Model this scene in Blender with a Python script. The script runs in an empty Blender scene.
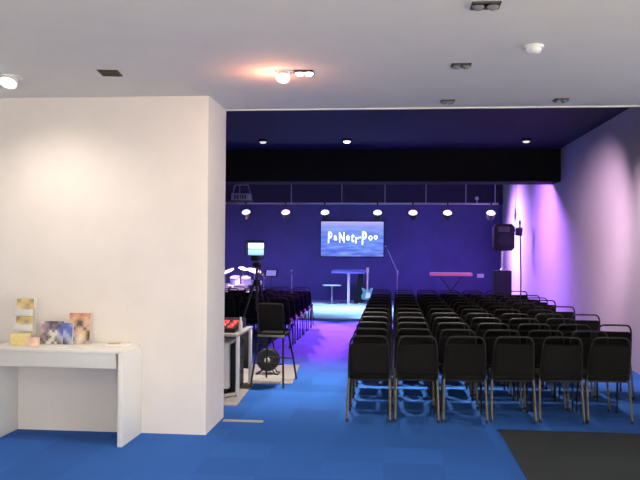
import bpy, bmesh, math, random
from mathutils import Vector, Matrix
random.seed(7)
PI = math.pi
S = bpy.context.scene
COL = S.collection

# ------------------------------------------------------------------ materials
def mat(name, c, rough=0.6, metal=0.0, var=0.12, scale=30.0, bump=0.0, emit=None, es=0.0, spec=0.5, coat=0.0):
    m = bpy.data.materials.new(name); m.use_nodes = True
    nt = m.node_tree; b = nt.nodes['Principled BSDF']
    b.inputs['Roughness'].default_value = rough
    b.inputs['Metallic'].default_value = metal
    b.inputs['Specular IOR Level'].default_value = spec
    b.inputs['Coat Weight'].default_value = coat
    tc = nt.nodes.new('ShaderNodeTexCoord'); n = nt.nodes.new('ShaderNodeTexNoise')
    n.inputs['Scale'].default_value = scale; n.inputs['Detail'].default_value = 3
    nt.links.new(tc.outputs['Object'], n.inputs['Vector'])
    r = nt.nodes.new('ShaderNodeValToRGB')
    r.color_ramp.elements[0].position = .3; r.color_ramp.elements[1].position = .7
    r.color_ramp.elements[0].color = (*[v*(1-var) for v in c], 1)
    r.color_ramp.elements[1].color = (*[min(1, v*(1+var)) for v in c], 1)
    nt.links.new(n.outputs['Fac'], r.inputs['Fac']); nt.links.new(r.outputs['Color'], b.inputs['Base Color'])
    if bump:
        bp = nt.nodes.new('ShaderNodeBump'); bp.inputs['Strength'].default_value = bump; bp.inputs['Distance'].default_value = .01
        nt.links.new(n.outputs['Fac'], bp.inputs['Height']); nt.links.new(bp.outputs['Normal'], b.inputs['Normal'])
    if emit:
        b.inputs['Emission Color'].default_value = (*emit, 1); b.inputs['Emission Strength'].default_value = es
    return m

def carpet(name, c, tile, var, rough=.95):
    """carpet tiles: every tile a slightly different shade of the same dye, fine pile noise on top"""
    m = bpy.data.materials.new(name); m.use_nodes = True
    nt = m.node_tree; N = nt.nodes; L = nt.links; b = N['Principled BSDF']
    b.inputs['Roughness'].default_value = rough; b.inputs['Specular IOR Level'].default_value = .15
    tc = N.new('ShaderNodeTexCoord')
    mp = N.new('ShaderNodeMapping'); mp.inputs['Scale'].default_value = (1/tile, 1/tile, 1/tile)
    mp.inputs['Location'].default_value = (.13, .21, .5)
    L.new(tc.outputs['Object'], mp.inputs['Vector'])
    fl = N.new('ShaderNodeVectorMath'); fl.operation = 'FLOOR'; L.new(mp.outputs['Vector'], fl.inputs[0])
    wn = N.new('ShaderNodeTexWhiteNoise'); wn.noise_dimensions = '2D'; L.new(fl.outputs[0], wn.inputs['Vector'])
    ns = N.new('ShaderNodeTexNoise'); ns.inputs['Scale'].default_value = 180; ns.inputs['Detail'].default_value = 2
    L.new(tc.outputs['Object'], ns.inputs['Vector'])
    ad = N.new('ShaderNodeMath'); ad.operation = 'MULTIPLY_ADD'; ad.inputs[1].default_value = .25
    L.new(ns.outputs['Fac'], ad.inputs[0]); 
    ml = N.new('ShaderNodeMath'); ml.operation = 'MULTIPLY'; ml.inputs[1].default_value = .75
    L.new(wn.outputs['Value'], ml.inputs[0]); L.new(ml.outputs[0], ad.inputs[2])
    r = N.new('ShaderNodeValToRGB')
    r.color_ramp.elements[0].color = (*[v*(1-var) for v in c], 1)
    r.color_ramp.elements[1].color = (*[v*(1+var) for v in c], 1)
    L.new(ad.outputs[0], r.inputs['Fac']); L.new(r.outputs['Color'], b.inputs['Base Color'])
    bp = N.new('ShaderNodeBump'); bp.inputs['Strength'].default_value = .25; bp.inputs['Distance'].default_value = .004
    L.new(ns.outputs['Fac'], bp.inputs['Height']); L.new(bp.outputs['Normal'], b.inputs['Normal'])
    return m

def emat(name, c, s):
    m = mat(name, (.8, .8, .8), .4, emit=c, es=s, var=.02)
    return m

M = {}
M['cream'] = mat('cream_wall_paint', (.80, .755, .715), .8, var=.02, scale=4, bump=.03)
M['ceil'] = mat('ceiling_paint', (.74, .725, .69), .85, var=.02, scale=3)
M['hallceil'] = mat('navy_ceiling_paint', (.013, .011, .042), .8, var=.1, scale=3)
M['bulk'] = mat('black_bulkhead_paint', (.010, .010, .011), .9, var=.1, scale=3, spec=.2)
M['rwall'] = mat('grey_white_wall_paint', (.62, .56, .60), .8, var=.02, scale=3)
M['bwall'] = mat('dark_blue_wall_paint', (.062, .058, .21), .8, var=.1, scale=2)
M['blue'] = carpet('blue_carpet', (.032, .128, .455), .5, .14)
M['charcoal'] = carpet('charcoal_carpet', (.044, .053, .055), .5, .10)
M['greymat'] = mat('grey_floor_mat', (.30, .27, .25), .9, var=.2, scale=25)
M['stage'] = mat('pale_stage_floor', (.62, .64, .68), .45, var=.05, scale=6)
M['fabric'] = mat('black_chair_fabric', (.0085, .0082, .0066), .9, var=.35, scale=400, bump=.2, spec=.22)
M['tube'] = mat('dark_tube_metal', (.024, .022, .019), .5, .4, var=.1)
M['legm'] = mat('grey_leg_metal', (.125, .112, .08), .5, .3, var=.1)
M['rubber'] = mat('black_rubber', (.012, .012, .012), .7, var=.2)
M['black'] = mat('black_plastic', (.009, .009, .010), .5, var=.2, spec=.25)
M['blackm'] = mat('black_metal', (.02, .02, .022), .4, .4, var=.2)
M['grille'] = mat('speaker_grille', (.010, .010, .011), .6, .2, var=.7, scale=300, bump=.4)
M['white'] = mat('white_laminate', (.80, .79, .74), .45, var=.015)
M['whitep'] = mat('white_plastic', (.82, .82, .80), .4, var=.02)
M['chrome'] = mat('bright_metal', (.75, .75, .77), .22, .95, var=.03)
M['alu'] = mat('truss_metal', (.42, .42, .46), .35, .8, var=.06)
M['paper'] = mat('white_paper', (.85, .83, .78), .7, var=.03)
M['gold'] = mat('yellow_card', (.62, .47, .16), .6, var=.35, scale=26)
M['yellow'] = mat('pale_yellow_card', (.80, .66, .30), .6, var=.08)
M['peach'] = mat('peach_card', (.80, .58, .46), .6, var=.15, scale=20)
M['acrylic'] = mat('clear_white_acrylic', (.75, .74, .72), .15, var=.02, coat=.5)
M['drum'] = mat('pale_drum_shell', (.68, .62, .70), .3, var=.1, scale=8, coat=.5)
M['skin'] = mat('drum_head_film', (.85, .84, .86), .5, var=.03)
M['cymbal'] = mat('cymbal_silver', (.85, .80, .78), .25, .8, var=.1)
M['teal'] = mat('teal_guitar_lacquer', (.008, .28, .18), .3, var=.1, coat=.6)
M['maple'] = mat('maple_neck', (.66, .52, .34), .4, var=.15, scale=12)
M['keys'] = mat('ivory_keys', (.85, .82, .80), .35, var=.02)
M['redkb'] = mat('red_keyboard_body', (.85, .22, .22), .35, var=.05)
M['grey'] = mat('mid_grey_plastic', (.55, .53, .55), .5, var=.05)
M['dgrey'] = mat('dark_grey_metal', (.07, .065, .06), .5, .3, var=.1)
M['red'] = mat('red_backlit_button', (.5, .02, .02), .4, emit=(1, .04, .04), es=1.6, var=.02)
M['trimw'] = mat('cream_metal_trim', (.86, .84, .72), .35, var=.01)
M['warmlamp'] = emat('warm_lamp_glass', (1, .93, .82), 14)
M['halllamp'] = emat('hall_lamp_glass', (1, .97, .9), 5)
M['halldim'] = emat('dim_lamp_glass', (1, .97, .9), .7)
M['offlamp'] = mat('unlit_lamp_glass', (.25, .25, .24), .2, var=.05)
M['bluelens'] = emat('blue_stage_lens', (.40, .43, 1), 2.5)
M['pinklens'] = emat('pink_stage_lens', (1, .60, .97), 1.8)
M['wood'] = mat('dark_cable_drum', (.02, .02, .02), .6, var=.3)

# ------------------------------------------------------------------ mesh builder
class MB:
    def __init__(s): s.b = bmesh.new(); s.mi = 0
    def _new(s, vs, fs):
        bv = [s.b.verts.new(v) for v in vs]
        out = []
        for f in fs:
            try:
                q = s.b.faces.new([bv[i] for i in f]); q.material_index = s.mi; out.append(q)
            except ValueError: pass
        return out
    def box(s, c, d, bev=0.0, mx=None, seg=2):
        t = bmesh.new(); bmesh.ops.create_cube(t, size=1)
        for v in t.verts: v.co = Vector((v.co.x*d[0], v.co.y*d[1], v.co.z*d[2]))
        if bev: bmesh.ops.bevel(t, geom=t.edges[:], offset=min(bev, min(d)*.49), segments=seg, profile=.5, affect='EDGES')
        for v in t.verts:
            co = v.co
            if mx: co = mx @ co
            v.co = co + Vector(c)
        s.merge(t); return s
    def bb(s, x0, x1, y0, y1, z0, z1, bev=0.0):
        return s.box(((x0+x1)/2, (y0+y1)/2, (z0+z1)/2), (x1-x0, y1-y0, z1-z0), bev)
    def merge(s, t):
        t.verts.index_update(); vs = [v.co.copy() for v in t.verts]; fs = [[v.index for v in f.verts] for f in t.faces]
        t.free(); s._new(vs, fs)
    def cyl(s, a, b, r, r2=None, n=14, cap=True):
        a = Vector(a); b = Vector(b); r2 = r if r2 is None else r2
        d = (b-a).normalized(); u = d.orthogonal().normalized(); w = d.cross(u)
        vs = [a+(u*math.cos(2*PI*i/n)+w*math.sin(2*PI*i/n))*r for i in range(n)] + [b+(u*math.cos(2*PI*i/n)+w*math.sin(2*PI*i/n))*r2 for i in range(n)]
        fs = [(i, (i+1) % n, n+(i+1) % n, n+i) for i in range(n)]
        if cap: fs += [tuple(range(n-1, -1, -1)), tuple(range(n, 2*n))]
        s._new(vs, fs); return s
    def tube(s, pts, r, n=10, smooth=4):
        P = [Vector(p) for p in pts]
        if smooth and len(P) > 2:
            Q = []
            for i in range(len(P)-1):
                p0, p1, p2, p3 = P[max(i-1, 0)], P[i], P[i+1], P[min(i+2, len(P)-1)]
                for k in range(smooth):
                    t = k/smooth
                    Q.append(.5*((2*p1)+(-p0+p2)*t+(2*p0-5*p1+4*p2-p3)*t*t+(-p0+3*p1-3*p2+p3)*t**3))
            Q.append(P[-1]); P = Q
        d = (P[1]-P[0]).normalized(); u = d.orthogonal().normalized(); vs = []
        for i, p in enumerate(P):
            t = (P[min(i+1, len(P)-1)]-P[max(i-1, 0)]).normalized()
            u = (u-t*u.dot(t)).normalized(); w = t.cross(u)
            vs += [p+(u*math.cos(2*PI*k/n)+w*math.sin(2*PI*k/n))*r for k in range(n)]
        m = len(P)
        fs = [(i*n+k, i*n+(k+1) % n, (i+1)*n+(k+1) % n, (i+1)*n+k) for i in range(m-1) for k in range(n)]
        fs += [tuple(range(n-1, -1, -1)), tuple((m-1)*n+k for k in range(n))]
        s._new(vs, fs); return s
    def lathe(s, prof, n=28, mx=None):
        """profile of (r, z) turned about z"""
        vs = []; 
        for r, z in prof:
            for k in range(n):
                v = Vector((max(r, 1e-4)*math.cos(2*PI*k/n), max(r, 1e-4)*math.sin(2*PI*k/n), z)); vs.append(mx @ v if mx else v)
        m = len(prof)
        fs = [(i*n+k, i*n+(k+1) % n, (i+1)*n+(k+1) % n, (i+1)*n+k) for i in range(m-1) for k in range(n)]
        fs += [tuple(range(n-1, -1, -1)), tuple((m-1)*n+k for k in range(n))]
        s._new(vs, fs); return s
    def prism(s, outline, d, mx=None):
        """outline in xz extruded along y by d (centred)"""
        n = len(outline)
        vs = [Vector((x, -d/2, z)) for x, z in outline]+[Vector((x, d/2, z)) for x, z in outline]
        if mx: vs = [mx @ v for v in vs]
        fs = [tuple(range(n)), tuple(range(2*n-1, n-1, -1))]+[(i, n+i, n+(i+1) % n, (i+1) % n) for i in range(n)]
        s._new(vs, fs); return s
    def build(s, name, m, parent=None, loc=None, smooth=True):
        bmesh.ops.recalc_face_normals(s.b, faces=s.b.faces[:])
        me = bpy.data.meshes.new(name); s.b.to_mesh(me); s.b.free()
        for x in (m if isinstance(m, (list, tuple)) else [m]): me.materials.append(x)
        if smooth:
            me.shade_smooth()
            me.set_sharp_from_angle(angle=math.radians(38))
        o = bpy.data.objects.new(name, me); COL.objects.link(o)
        if parent: o.parent = parent
        if loc: o.location = loc
        return o

def tag(o, label, cat, group=None):
    o['label'] = label; o['category'] = cat
    if group: o['group'] = group
    return o
def thing(name, label, cat, loc=(0, 0, 0), rz=0.0, group=None):
    o = bpy.data.objects.new(name, None); COL.objects.link(o)
    o.empty_display_size = .1; o.location = loc; o.rotation_euler = (0, 0, rz)
    return tag(o, label, cat, group)
def struct(o):
    o['kind'] = 'structure'; return o
def dup(root, loc, rz, label, group=None):
    r = root.copy(); COL.objects.link(r); r.location = loc; r.rotation_euler = (0, 0, rz); r['label'] = label
    if group: r['group'] = group
    for ch in list(root.children):
        c = ch.copy(); COL.objects.link(c); c.parent = r
        for g in list(ch.children):
            d = g.copy(); COL.objects.link(d); d.parent = c
    return r
def RX(a): return Matrix.Rotation(a, 3, 'X')
def RY(a): return Matrix.Rotation(a, 3, 'Y')
def RZ(a): return Matrix.Rotation(a, 3, 'Z')
ORD = ['first', 'second', 'third', 'fourth', 'fifth', 'sixth', 'seventh', 'eighth', 'ninth', 'tenth', 'eleventh', 'twelfth', 'thirteenth']

# ------------------------------------------------------------------ camera
cam = bpy.data.cameras.new('camera'); co = bpy.data.objects.new('camera', cam); COL.objects.link(co)
cam.sensor_width = 36; cam.lens = 760/640*36; cam.clip_end = 200
co.matrix_world = Matrix.Translation((0, 0, 1.8)) @ (RZ(math.radians(5.487)) @ RX(PI/2+math.radians(.53)) @ RZ(math.radians(.44))).to_4x4()
S.camera = co

# ------------------------------------------------------------------ setting
YW0, YW1, XE, ZC = 7.126, 7.89, -1.765, 3.24       # cream wall face, its back, its end, foyer ceiling
ZH, YB, XR = 3.94, 25.3, 3.55                      # hall ceiling, hall back wall, hall right wall
XL, XFR, YR = -8.0, 8.0, -5.0
struct(MB().bb(XL-.2, XFR+.2, YR-.2, YB+.2, -.2, 0).build('floor', M['blue'], smooth=False))
struct(MB().bb(XL, XE, YW0, YW1, 0, ZC+.7).build('wall_front', M['cream'], smooth=False))
struct(MB().bb(XR, XFR, YW0, YW1, 0, ZC+.7).build('wall_front_right', M['cream'], smooth=False))
struct(MB().bb(XL-.2, XFR+.2, YR-.2, YW1-.04, ZC, ZC+.12).build('ceiling', M['ceil'], smooth=False))
struct(MB().bb(XE, XR, YW1-.16, YW1-.04, ZC+.12, ZH).build('wall_header', M['hallceil'], smooth=False))
struct(MB().bb(XE, XR, YW1-.04, YW1, ZC-.012, ZC+.03, .004).build('trim_1', M['trimw']))
struct(MB().bb(XL-.2, XR+.2, YW1, YB+.2, ZH, ZH+.12).build('ceiling_hall', M['hallceil'], smooth=False))
struct(MB().bb(XR, XR+.2, YW1, YB+.2, 0, ZH).build('wall_right', M['rwall'], smooth=False))
struct(MB().bb(XL-.2, XR, YB, YB+.2, 0, ZH).build('wall_back', M['bwall'], smooth=False))
struct(MB().bb(XL-.2, XL, YR, YB, 0, ZH).build('wall_left', M['cream'], smooth=False))
struct(MB().bb(XL, XR, 16.6, 17.45, ZC, ZH).build('trim_2', M['bulk'], smooth=False))
def glazed_wall(name, win, along, a0, a1, g0, g1, off, inner):
    """wall strip with one long glazed opening; along = 'x' or 'y'"""
    w = MB()
    def bb(m, p0, p1, q0, q1, z0, z1):
        m.bb(p0, p1, q0, q1, z0, z1) if along == 'x' else m.bb(q0, q1, p0, p1, z0, z1)
    bb(w, a0, a1, off, off+.2, 0, .25); bb(w, a0, a1, off, off+.2, 2.9, ZC); bb(w, a0, g0, off, off+.2, .25, 2.9); bb(w, g1, a1, off, off+.2, .25, 2.9)
    struct(w.build(name, M['cream'], smooth=False))
    f = MB(); n = max(2, round((g1-g0)/2.4))
    for k in range(n+1):
        p = g0+.03+(g1-g0-.06)*k/n; bb(f, p-.03, p+.03, off+.05, off+.15, .25, 2.9)
    bb(f, g0, g1, off+.05, off+.15, .25, .31); bb(f, g0, g1, off+.05, off+.15, 2.84, 2.9)
    o = struct(f.build(win, M['dgrey'], smooth=False))
    g = MB(); bb(g, g0+.05, g1-.05, off+.095, off+.105, .31, 2.84); g.build('pane', gm, o)
gm = bpy.data.materials.new('window_glass'); gm.use_nodes = True; nt = gm.node_tree
tr = nt.nodes.new('ShaderNodeBsdfTransparent'); gl = nt.nodes.new('ShaderNodeBsdfGlossy'); mx = nt.nodes.new('ShaderNodeMixShader')
gl.inputs['Roughness'].default_value = .02; mx.inputs[0].default_value = .06
nt.links.new(tr.outputs[0], mx.inputs[1]); nt.links.new(gl.outputs[0], mx.inputs[2]); nt.links.new(mx.outputs[0], nt.nodes['Material Output'].inputs['Surface'])
glazed_wall('wall_rear', 'added_window_1', 'x', XL, XFR, -3.0, 3.0, YR-.2, 1)  # unseen opening behind the viewer, added to let in neutral ambient light
glazed_wall('wall_foyer_right', 'added_window_2', 'y', YR, YW0, -4.4, 6.6, XFR, 1)  # unseen side opening, added to light the ceiling and the wall end
struct(MB().bb(XL, XFR, YR, 3.2, 0, .004).build('floor_bounce', mat('pale_bounce_floor', (.62, .57, .50), .5, var=.06, scale=5), smooth=False))  # unseen pale slab, added to bounce warm light up to the ceiling
struct(MB().bb(XL, XR, YB-.12, YB, 3.235, ZH).build('wall_shade_band', mat('dark_navy_shade', (.016, .014, .04), .85, var=.1, scale=3), smooth=False))  # added band: its dark tone paints the shade high on the back wall
struct(MB().bb(-5.9, 3.3, 18.75, YB, 0, .04, .005).build('floor_stage', M['stage']))

# floor coverings (things lying on the carpet)
tag(MB().bb(1.055, 3.5, 3.3, 7.69, 0, .006).build('carpet_mat', M['charcoal'], smooth=False), 'large charcoal carpet mat on the blue floor behind the nearest chair row', 'mat')
tag(MB().prism([(-2.9, 8.45), (-1.74, 8.45), (-1.80, 9.86), (-2.9, 9.86)], .008, Matrix(((1, 0, 0), (0, 0, -.0), (0, 1, 0))).to_3x3() if False else Matrix(((1, 0, 0), (0, 0, 1), (0, 1, 0)))).build('floor_mat', M['greymat'], loc=(0, 0, .0045), smooth=False), 'grey mat under the white sound desk', 'mat')
tag(MB().prism([(-2.9, 9.87), (-1.30, 9.87), (-1.40, 11.5), (-2.9, 11.5)], .008, Matrix(((1, 0, 0), (0, 0, 1), (0, 1, 0)))).build('floor_mat', M['greymat'], loc=(0, 0, .0045), smooth=False), 'pale grey mat under the black high stool', 'mat')
tag(MB().bb(-1.73, -1.315, 7.69, 7.755, 0, .012, .005).build('floor_strip', mat('dull_metal_strip', (.42, .40, .37), .5, var=.05)), 'narrow pale strip on the blue carpet by the cream wall end', 'floor strip')

# ------------------------------------------------------------------ chairs
def make_chair(label, group):
    t = thing('banquet_chair', label, 'chair', group=group)
    # seat cushion
    a = MB(); a.box((0, .315, .455), (.43, .43, .07), .03, seg=3); a.build('seat', M['fabric'], t)
    # back panel, leaning back, rounded upper corners
    out = []
    W, z0, z1, rc = .205, .490, .808, .035
    for cx, cz, a0 in ((W-rc, z1-rc, 0), (-(W-rc), z1-rc, PI/2), (-(W-rc), z0+rc, PI), (W-rc, z0+rc, 1.5*PI)):
        for k in range(5): out.append((cx+rc*math.cos(a0+k*PI/8), cz+rc*math.sin(a0+k*PI/8)))
    out = [(x*(1-.07*(z-z0)/(z1-z0)), z) for x, z in out]
    lean = Matrix(((1, 0, 0), (0, 1, -.24), (0, 0, 1)))
    b = MB(); b.prism(out, .042, lean)
    bmesh.ops.bevel(b.b, geom=[e for e in b.b.edges if abs(e.verts[0].co.y+.24*e.verts[0].co.z-e.verts[1].co.y-.24*e.verts[1].co.z) < .001], offset=.012, segments=2, affect='EDGES')
    p = b.build('backrest', M['fabric'], t, loc=(0, .20, 0))
    # frame arch over the back
    ly = lambda z: .20-.24*z
    f = MB(); f.tube([(-.212, .10, .43), (-.210, ly(.52)+.005, .52), (-.200, ly(.74), .74), (-.188, ly(.83), .83), (-.155, ly(.878), .878), (-.08, ly(.886), .886), (.08, ly(.886), .886), (.155, ly(.878), .878), (.188, ly(.83), .83), (.200, ly(.74), .74), (.210, ly(.52)+.005, .52), (.212, .10, .43)], .011, 8, 4)
    f.build('back_frame', M['tube'], t)
    for s in (-1, 1):
        l = MB(); l.tube([(s*.212, .10, .43), (s*.218, .055, .24), (s*.222, .0, .012)], .0125, 8, 3); lo = l.build('leg', M['legm'], t)
        c = MB(); c.cyl((s*.2225, -.003, 0), (s*.2215, .004, .03), .0155, n=10); c.build('foot_cap', M['rubber'], lo)
    for s in (-1, 1):
        l = MB(); l.tube([(s*.205, .46, .42), (s*.214, .50, .2), (s*.218, .515, .012)], .0115, 8, 3); lo = l.build('leg', M['blackm'], t)
        c = MB(); c.cyl((s*.218, .516, 0), (s*.218, .514, .03), .0145, n=10); c.build('foot_cap', M['rubber'], lo)
    u = MB()
    for s in (-1, 1): u.cyl((s*.205, .10, .415), (s*.2, .50, .415), .011, n=8)
    u.cyl((-.2, .12, .415), (.2, .12, .415), .010, n=8); u.cyl((-.2, .49, .415), (.2, .49, .415), .010, n=8)
    u.build('seat_frame', M['blackm'], t)
    return t

first = None
def put_chair(x, y, rz, label, group):
    global first
    if first is None:
        first = make_chair(label, group); first.location = (x, y, 0); first.rotation_euler = (0, 0, rz); return first
    return dup(first, (x, y, 0), rz, label, group)

seats = ['seat nearest the aisle', 'second seat from the aisle', 'third seat from the aisle', 'fourth seat from the aisle', 'fifth seat from the aisle', 'sixth seat from the aisle', 'seventh seat from the aisle']
rows = ['nearest row'] + [o+' row' for o in ORD[1:]]
for k in range(13):
    n = 7 if (k >= 2 and k % 2 == 0) or k == 9 else 6
    for c in range(n):
        x = -.238+(.497 if k == 0 else .484)*c + random.uniform(-.003, .003)
        y = 7.86+.715*k+.06*(x+.25)+random.uniform(-.02, .02)
        if k == 0: y = 7.86 + .10*(x+.25)
        put_chair(x, y, math.radians(random.uniform(-.6, .6)), f'black padded chair right of the aisle, {rows[k]}, {seats[c]}', 'chairs right of the aisle')
for k in range(6):
    for c in range(5):
        x = -2.03-.492*c+random.uniform(-.003, .003); y = 13.4+.715*k+random.uniform(-.03, .03)
        if 393+x*760/(y+.3) < 205: continue
        put_chair(x, y, math.radians(random.uniform(-1, 1)), f'black padded chair left of the aisle, {rows[k]}, {seats[c]}', 'chairs left of the aisle')

# high stool by the sound desk
t = thing('high_stool', 'tall black stool with backrest on pale grey mat beside sound desk', 'stool', (-1.56, 9.75, 0), math.radians(-6))
a = MB(); a.box((0, .16, .655), (.36, .36, .05), .02); a.build('seat', M['fabric'], t)
b = MB(); b.box((0, -.02, .89), (.33, .04, .36), .018, RX(math.radians(8))); b.build('backrest', M['fabric'], t)
for sx in (-1, 1):
    f = MB(); f.tube([(sx*.17, .0, .64), (sx*.17, -.02, .8), (sx*.165, -.065, 1.05)], .012, 8); f.build('back_post', M['blackm'], t)
    l = MB(); l.tube([(sx*.16, .0, .64), (sx*.19, -.12, .3), (sx*.215, -.2, .0085)], .013, 8); l.build('leg', M['blackm'], t)
    l = MB(); l.tube([(sx*.15, .32, .64), (sx*.19, .62, .3), (sx*.215, .9, .0085)] if False else [(sx*.15, .32, .64), (sx*.185, .45, .3), (sx*.21, .54, .0085)], .013, 8); l.build('leg', M['blackm'], t)
u = MB(); u.cyl((-.192, -.11, .30), (.192, -.11, .30), .009); u.cyl((-.187, .45, .30), (.187, .45, .30), .009); u.build('footrest', M['tube'], t)
u = MB(); u.box((0, -.02, .645), (.36, .02, .03), .004); u.build('seat_rail', mat('worn_seat_edge', (.35, .32, .22), .4, .6), t)

# cable reel
t = thing('cable_reel', 'black cable reel with white hub standing on pale grey mat', 'reel', (-1.74, 10.62, .0085), 0)
r = MB()
for y in (-.07, .07): r.lathe([(.0, -.008), (.15, -.008), (.158, 0), (.15, .008), (.0, .008)], 32, RX(PI/2)); 
bmesh.ops.translate(r.b, verts=r.b.verts[:len(r.b.verts)//2] if False else [v for i, v in enumerate(r.b.verts) if i < len(r.b.verts)//2], vec=(0, -.07, .2))
bmesh.ops.translate(r.b, verts=[v for i, v in enumerate(r.b.verts) if i >= len(r.b.verts)//2], vec=(0, .07, .2))
r.build('flange', M['wood'], t)
r = MB(); r.lathe([(.0, -.065), (.12, -.065), (.125, -.03), (.12, .0), (.125, .03), (.12, .065), (.0, .065)], 28, RX(PI/2)); r.build('wound_cable', M['rubber'], t, loc=(0, 0, .2))
r = MB(); r.lathe([(0, -.012), (.035, -.012), (.04, 0), (.035, .012), (0, .012)], 20, RX(PI/2)); r.build('hub', M['whitep'], t, loc=(0, -.09, .2))
r = MB(); r.tube([(-.15, -.1, .012), (-.11, -.1, .013), (0, -.1, .2), (.11, -.1, .013), (.15, -.1, .012)], .01, 8, 0); r.tube([(-.15, .1, .012), (-.11, .1, .013), (0, .1, .2), (.11, .1, .013), (.15, .1, .012)], .01, 8, 0)
r.cyl((-.15, -.11, .012), (-.15, .11, .012), .012); r.cyl((.15, -.11, .012), (.15, .11, .012), .012); r.cyl((0, -.1, .2), (0, .1, .2), .01); r.build('stand', M['blackm'], t)

# ------------------------------------------------------------------ sound desk
t = thing('sound_desk', 'white sound desk with slab legs standing behind the cream wall', 'desk', (-2.55, 9.42, 0))
a = MB(); a.box((0, 0, .735), (1.44, .94, .03), .004); a.build('desktop', mat('pinkish_grey_desktop', (.40, .34, .33), .5, var=.03), t)
for sx in (-1, 1):
    for y in (-.40, .41):
        l = MB(); l.box((sx*.70, y, .364), (.035, .07, .711), .004); l.build('leg', M['white'], t)
a = MB(); a.box((0, .43, .45), (1.36, .018, .5), .003); a.build('modesty_panel', M['dgrey'], t)
t = thing('cabinet', 'low white cabinet standing under the sound desk', 'cabinet', (-2.32, 9.35, .0085))
a = MB(); a.box((0, 0, .34), (.68, .5, .56), .005); a.build('body', M['white'], t)
a = MB(); a.box((0, 0, .03), (.64, .46, .06), .003); a.build('plinth', M['black'], t)
for sx in (-1, 1):
    d = MB(); d.box((sx*.168, -.257, .34), (.326, .014, .54), .003); d = d.build('door', M['white'], t)
    h = MB(); h.cyl((sx*.03, -.275, .36), (sx*.03, -.275, .48), .006); h.build('handle', M['chrome'], d)
t = thing('amplifier_rack', 'black equipment rack under the sound desk beside the cabinet', 'rack', (-1.92, 9.42, .0085) if False else (-1.945, 9.45, .0085))
# kept slim: stands between the cabinet and the desk's end
a = MB(); a.box((0, 0, .3), (.06, .52, .58), .004); a.build('case', M['black'], t)
for i in range(3):
    a = MB(); a.box((.034, 0, .12+.17*i), (.008, .48, .14), .002); a.build('unit_panel', M['dgrey'], t)

t = thing('mixing_console', 'black mixing console with red lit buttons on the sound desk', 'mixer', (-2.38, 9.45, .75))
a = MB(); a.prism([(-.36, 0), (.36, 0), (.36, .12), (-.36, .05)], .95, RZ(PI/2)); a.build('body', M['black'], t)
for i in range(8):
    for j in range(3):
        x = -.40+.115*i; y = -.28+.16*j
        k = MB(); k.box((x, y, .05+(y+.36)*.0972+.012), (.06, .05, .02), .004); k.build('lit_button', M['red'], t)
for i in range(10):
    for j in range(2):
        x = -.42+.093*i; y = -.20+.16*j
        k = MB(); k.box((x, y, .05+(y+.36)*.0972+.008), (.018, .03, .024), .003); k.build('fader_cap', M['whitep'], t)
t = thing('drinks_bottle', 'white bottle standing on the sound desk beside the console', 'bottle', (-1.89+.04, 9.18, .75))
a = MB(); a.lathe([(0, 0), (.022, 0), (.024, .005), (.024, .12), (.012, .15), (.011, .165), (0, .165)], 16); a.build('body', M['whitep'], t)
a = MB(); a.lathe([(0, .165), (.013, .165), (.013, .185), (0, .186)], 14); a.build('cap', M['whitep'], t)

# ------------------------------------------------------------------ video camera on tripod
t = thing('camera_tripod', 'tall black tripod carrying the video camera behind left chairs', 'tripod', (-2.215, 12.3, 0))
a = MB(); a.cyl((0, 0, .75), (0, 0, 1.48), .022); a.build('centre_column', M['blackm'], t)
a = MB(); a.lathe([(0, 1.16), (.06, 1.16), (.065, 1.2), (.05, 1.26), (0, 1.26)], 18); a.build('crown', M['black'], t)
for k in range(3):
    an = PI/2+2*PI*k/3
    l = MB(); l.cyl((.05*math.cos(an), .05*math.sin(an), 1.2), (.27*math.cos(an), .27*math.sin(an), .5), .018); l.cyl((.26*math.cos(an), .26*math.sin(an), .55), (.42*math.cos(an), .42*math.sin(an), .012), .013)
    l.build('leg', M['blackm'], t)
a = MB(); a.box((0, 0, 1.50), (.09, .09, .09), .015); a.cyl((-.07, 0, 1.5), (.07, 0, 1.5), .035); a.build('fluid_head', M['black'], t)
a = MB(); a.tube([(.05, 0, 1.5), (.07, -.14, 1.42), (.08, -.33, 1.33)], .009, 8); a.build('pan_handle', M['blackm'], t)
a = MB(); a.lathe([(0, -.02), (.022, -.015), (.024, .0), (.02, .02), (0, .022)], 14); a.build('tightening_knob', M['legm'], t, loc=(.06, -.06, 1.52))
t = thing('video_camera', 'black video camera with a bright rear monitor on tall tripod', 'camera', (-2.215, 12.3, 1.546))
a = MB(); a.box((-.02, .06, .10), (.13, .36, .17), .02); a.build('body', M['black'], t)
a = MB(); a.cyl((-.02, .24, .10), (-.02, .42, .10), .055); a.cyl((-.02, .40, .10), (-.02, .48, .10), .065, .075); a.build('lens', M['black'], t)
a = MB(); a.tube([(-.02, -.06, .18), (-.02, -.05, .26), (-.02, .15, .26), (-.02, .18, .18)], .014, 8); a.build('carry_handle', M['black'], t)
a = MB(); a.box((0, -.16, .22), (.30, .03, .24), .008); mo = a.build('monitor', M['black'], t)
a = MB(); a.box((-.14, -.21, .22), (.012, .1, .25), .003); a.box((0, -.20, .348), (.29, .08, .01), .003); a.build('sun_hood', M['black'], mo)
sm = bpy.data.materials.new('monitor_picture'); sm.use_nodes = True; nt = sm.node_tree; b = nt.nodes['Principled BSDF']
b.inputs['Base Color'].default_value = (.02, .02, .02, 1)
tc = nt.nodes.new('ShaderNodeTexCoord'); sp = nt.nodes.new('ShaderNodeSeparateXYZ'); rp = nt.nodes.new('ShaderNodeValToRGB')
nt.links.new(tc.outputs['Generated'], sp.inputs[0]); nt.links.new(sp.outputs['Z'], rp.inputs[0])
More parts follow.
